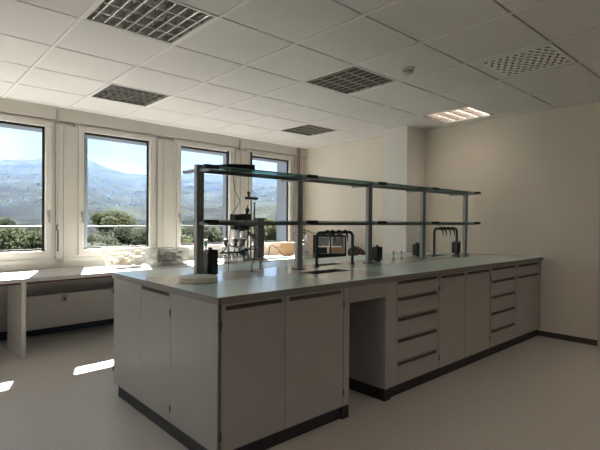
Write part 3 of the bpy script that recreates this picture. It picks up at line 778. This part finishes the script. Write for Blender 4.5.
# trees
def crown(nleaf, R, sq, seed, mname):
    rn = random.Random(seed); b = bmesh.new()
    blobs = []
    for k in range(16):
        a = rn.uniform(0, 2*PI); u = rn.uniform(0, 1); rr = R*.66*math.sqrt(rn.random())
        blobs.append((Vector((math.cos(a)*rr, math.sin(a)*rr, R*sq*(.2+1.1*u*(1-.5*rr/R)))), R*rn.uniform(.28, .46)))
    for k in range(nleaf):
        c, r0 = rn.choice(blobs)
        d = Vector((rn.gauss(0, 1), rn.gauss(0, 1), rn.gauss(0, 1))).normalized()
        p = c + Vector((d.x, d.y, d.z*.8))*r0*(1 - .35*rn.random()**2)
        nrm = (d + Vector((rn.gauss(0, .5), rn.gauss(0, .5), rn.gauss(0, .5)))).normalized()
        t = nrm.orthogonal().normalized(); u = nrm.cross(t); s = R*rn.uniform(.022, .045)
        vs = [b.verts.new(p + t*s), b.verts.new(p + u*s*.6), b.verts.new(p - t*s), b.verts.new(p - u*s*.6)]
        b.faces.new(vs)
    me = bpy.data.meshes.new('foliage'); b.to_mesh(me); b.free(); me.materials.append(M[mname]); return me
CR = [crown(11000, 3.2, .75, 1, 'leafA'), crown(11000, 3.2, .9, 2, 'leafB')]
def tree(az, r, ztop, R, k, label):
    s = R/3.2; top = 3.2*s*(.75 if k == 0 else .9)*1.5
    t = thing('tree', label, 'tree', tuple(azpt(math.radians(az), r, -17)), rz=az, group='trees outside the windows')
    f = bpy.data.objects.new('foliage', CR[k]); COL.objects.link(f); f.parent = t
    zc = ztop + 17 - top
    f.location = (0, 0, zc); f.scale = (s, s, s)
    B().cyl((0, 0, 0), (0, 0, zc+top*.4), .35*s, .15*s, 8).done('trunk', 'bark', t, smooth=True)
# tops given by the elevation at which each shows
def ztop(r, el): return 1.287 + r*math.tan(math.radians(el))
T = [(20.0, 44, .55, 2.1, 0, 'big round bright green tree seen through the second window'),
     (4.0, 44, -.9, 3.6, 1, 'tree low in the first window, left of its middle'), (8.5, 40, -.2, 3.2, 1, 'dark green tree at the left border of the first window'), (10.6, 38, -1.2, 3.0, 0, 'light green tree low in the first window'), (13.3, 46, -.9, 3.4, 1, 'tree at the right edge of the first window'),
     (16.6, 40, -2.0, 3.0, 1, 'dark tree at the left edge of the second window'), (19.2, 34, -2.7, 3.0, 1, 'dark low tree below the big bright tree'), (21.6, 50, -1.2, 3.2, 1, 'dark tree just behind the big bright tree'),
     (23.2, 38, -1.9, 2.8, 0, 'pale tree at the right edge of the second window'), 
     (27.6, 42, -1.5, 3.2, 0, 'tree at the left edge of the third window'), (30.5, 38, -.8, 3.0, 1, 'dark tree in the middle of the third window'), (33.5, 44, -.9, 3.2, 1, 'dark tree behind the left shelf end in the third window'),
     (37.2, 40, -.2, 2.8, 0, 'light green tree in the left half of the last window'), (40.2, 36, -1.0, 3.2, 1, 'dark green tree in the right half of the last window'), (43.5, 42, -.8, 3.2, 1, 'tree at the right border of the last window')]
for i, (az, r, el, R, k, lab) in enumerate(T):
    r, R = (60, 2.8) if i == 0 else (34 + 8*(i % 3), 2.45)
    tree(az, r, ztop(r, el + (.9 if el < 1 else 0)), R, k, lab)

# haze over the valley
hz = B().box(-1800, 2900, 260, 3000, -60, 260)
hzo = hz.done('haze', 'wall')
m = bpy.data.materials.new('valley_haze'); m.use_nodes = True
n = m.node_tree.nodes; n.remove(n['Principled BSDF']); v = n.new('ShaderNodeVolumeScatter')
v.inputs['Color'].default_value = (.17, .42, 1, 1); v.inputs['Density'].default_value = .00008; v.inputs['Anisotropy'].default_value = .2
m.node_tree.links.new(v.outputs[0], n['Material Output'].inputs['Volume'])
hzo.data.materials.clear(); hzo.data.materials.append(m)
tag(hzo, 'blue summer haze lying over the valley and hills', 'haze', kind='stuff')

# ------------------------------------------------------------------ sky and light
W = bpy.data.worlds.new('sky'); S.world = W; W.use_nodes = True
n = W.node_tree.nodes; l = W.node_tree.links; bg = n['Background']
tc = n.new('ShaderNodeTexCoord'); sp = n.new('ShaderNodeSeparateXYZ'); l.new(tc.outputs['Generated'], sp.inputs[0])
cr = n.new('ShaderNodeValToRGB'); e = cr.color_ramp.elements
e[0].position = 0.; e[0].color = (.80, .93, 1, 1); e[1].position = .9; e[1].color = (.16, .36, .80, 1)
k = cr.color_ramp.elements.new(.22); k.color = (.58, .80, 1, 1)
l.new(sp.outputs['Z'], cr.inputs['Fac'])
nt = n.new('ShaderNodeTexNoise'); nt.inputs['Scale'].default_value = 3.2; nt.inputs['Detail'].default_value = 7; nt.inputs['Roughness'].default_value = .6
mp = n.new('ShaderNodeMapping'); mp.inputs['Scale'].default_value = (1, 1, 2.6); l.new(tc.outputs['Generated'], mp.inputs[0]); l.new(mp.outputs[0], nt.inputs['Vector'])
c2 = n.new('ShaderNodeValToRGB'); e = c2.color_ramp.elements; e[0].position = .40; e[0].color = (0, 0, 0, 1); e[1].position = .62; e[1].color = (.9, .9, .9, 1)
l.new(nt.outputs['Fac'], c2.inputs['Fac'])
mx = n.new('ShaderNodeMix'); mx.data_type = 'RGBA'; mx.inputs[7].default_value = (.95, .98, 1, 1)
l.new(c2.outputs['Color'], mx.inputs[0]); l.new(cr.outputs['Color'], mx.inputs[6]); l.new(mx.outputs[2], bg.inputs['Color'])
bg.inputs['Strength'].default_value = .88

sun = bpy.data.lights.new('sun', 'SUN'); so = bpy.data.objects.new('sun', sun); COL.objects.link(so)
sun.energy = 58; sun.angle = .0093; sun.color = (1, .95, .88)
d = Vector((.42, 1, 0)).normalized()*math.cos(math.radians(47)); d.z = math.sin(math.radians(47))
d = WM.to_3x3() @ d                            # towards the sun
so.rotation_euler = d.to_track_quat('Z', 'Y').to_euler()
# portals in the window openings guide the sky light
for i, c in enumerate(bays):
    pl = bpy.data.lights.new('portal', 'AREA'); pl.shape = 'RECTANGLE'; pl.size = 2*GW+.02; pl.size_y = ZT-ZB+.02
    pl.cycles.is_portal = True
    po = bpy.data.objects.new('portal', pl); COL.objects.link(po)
    po.matrix_world = WM @ Matrix.Translation((c, YW+.09, (ZB+ZT)/2)) @ Matrix.Rotation(-PI/2, 4, 'X')

# ------------------------------------------------------------------ camera
f_, pitch, roll, yaw, h = 456.334, -.008, .007, .739, 1.287
F = Vector((math.sin(yaw), math.cos(yaw), 0)); Rr = Vector((math.cos(yaw), -math.sin(yaw), 0)); U = Vector((0, 0, 1))
F2 = F*math.cos(pitch) + U*math.sin(pitch); U2 = U*math.cos(pitch) - F*math.sin(pitch)
R3 = Rr*math.cos(roll) + U2*math.sin(roll); U3 = U2*math.cos(roll) - Rr*math.sin(roll)
cam = bpy.data.cameras.new('camera'); co = bpy.data.objects.new('camera', cam); COL.objects.link(co)
cam.sensor_width = 36; cam.lens = f_/600*36; cam.clip_start = .05; cam.clip_end = 6000
mm = Matrix.Identity(4)
for k in range(3): mm[k][0] = R3[k]; mm[k][1] = U3[k]; mm[k][2] = -F2[k]
mm[0][3], mm[1][3], mm[2][3] = 0, 0, h
co.matrix_world = mm; S.camera = co
S.view_settings.view_transform = 'Standard'; S.view_settings.look = 'None'; S.view_settings.gamma = 1; S.view_settings.use_curve_mapping = False
S.view_settings.exposure = 0.28
S.cycles.max_bounces = 14; S.cycles.diffuse_bounces = 8; S.cycles.glossy_bounces = 6; S.cycles.transparent_max_bounces = 16; S.cycles.transmission_bounces = 8
S.cycles.sample_clamp_indirect = 8
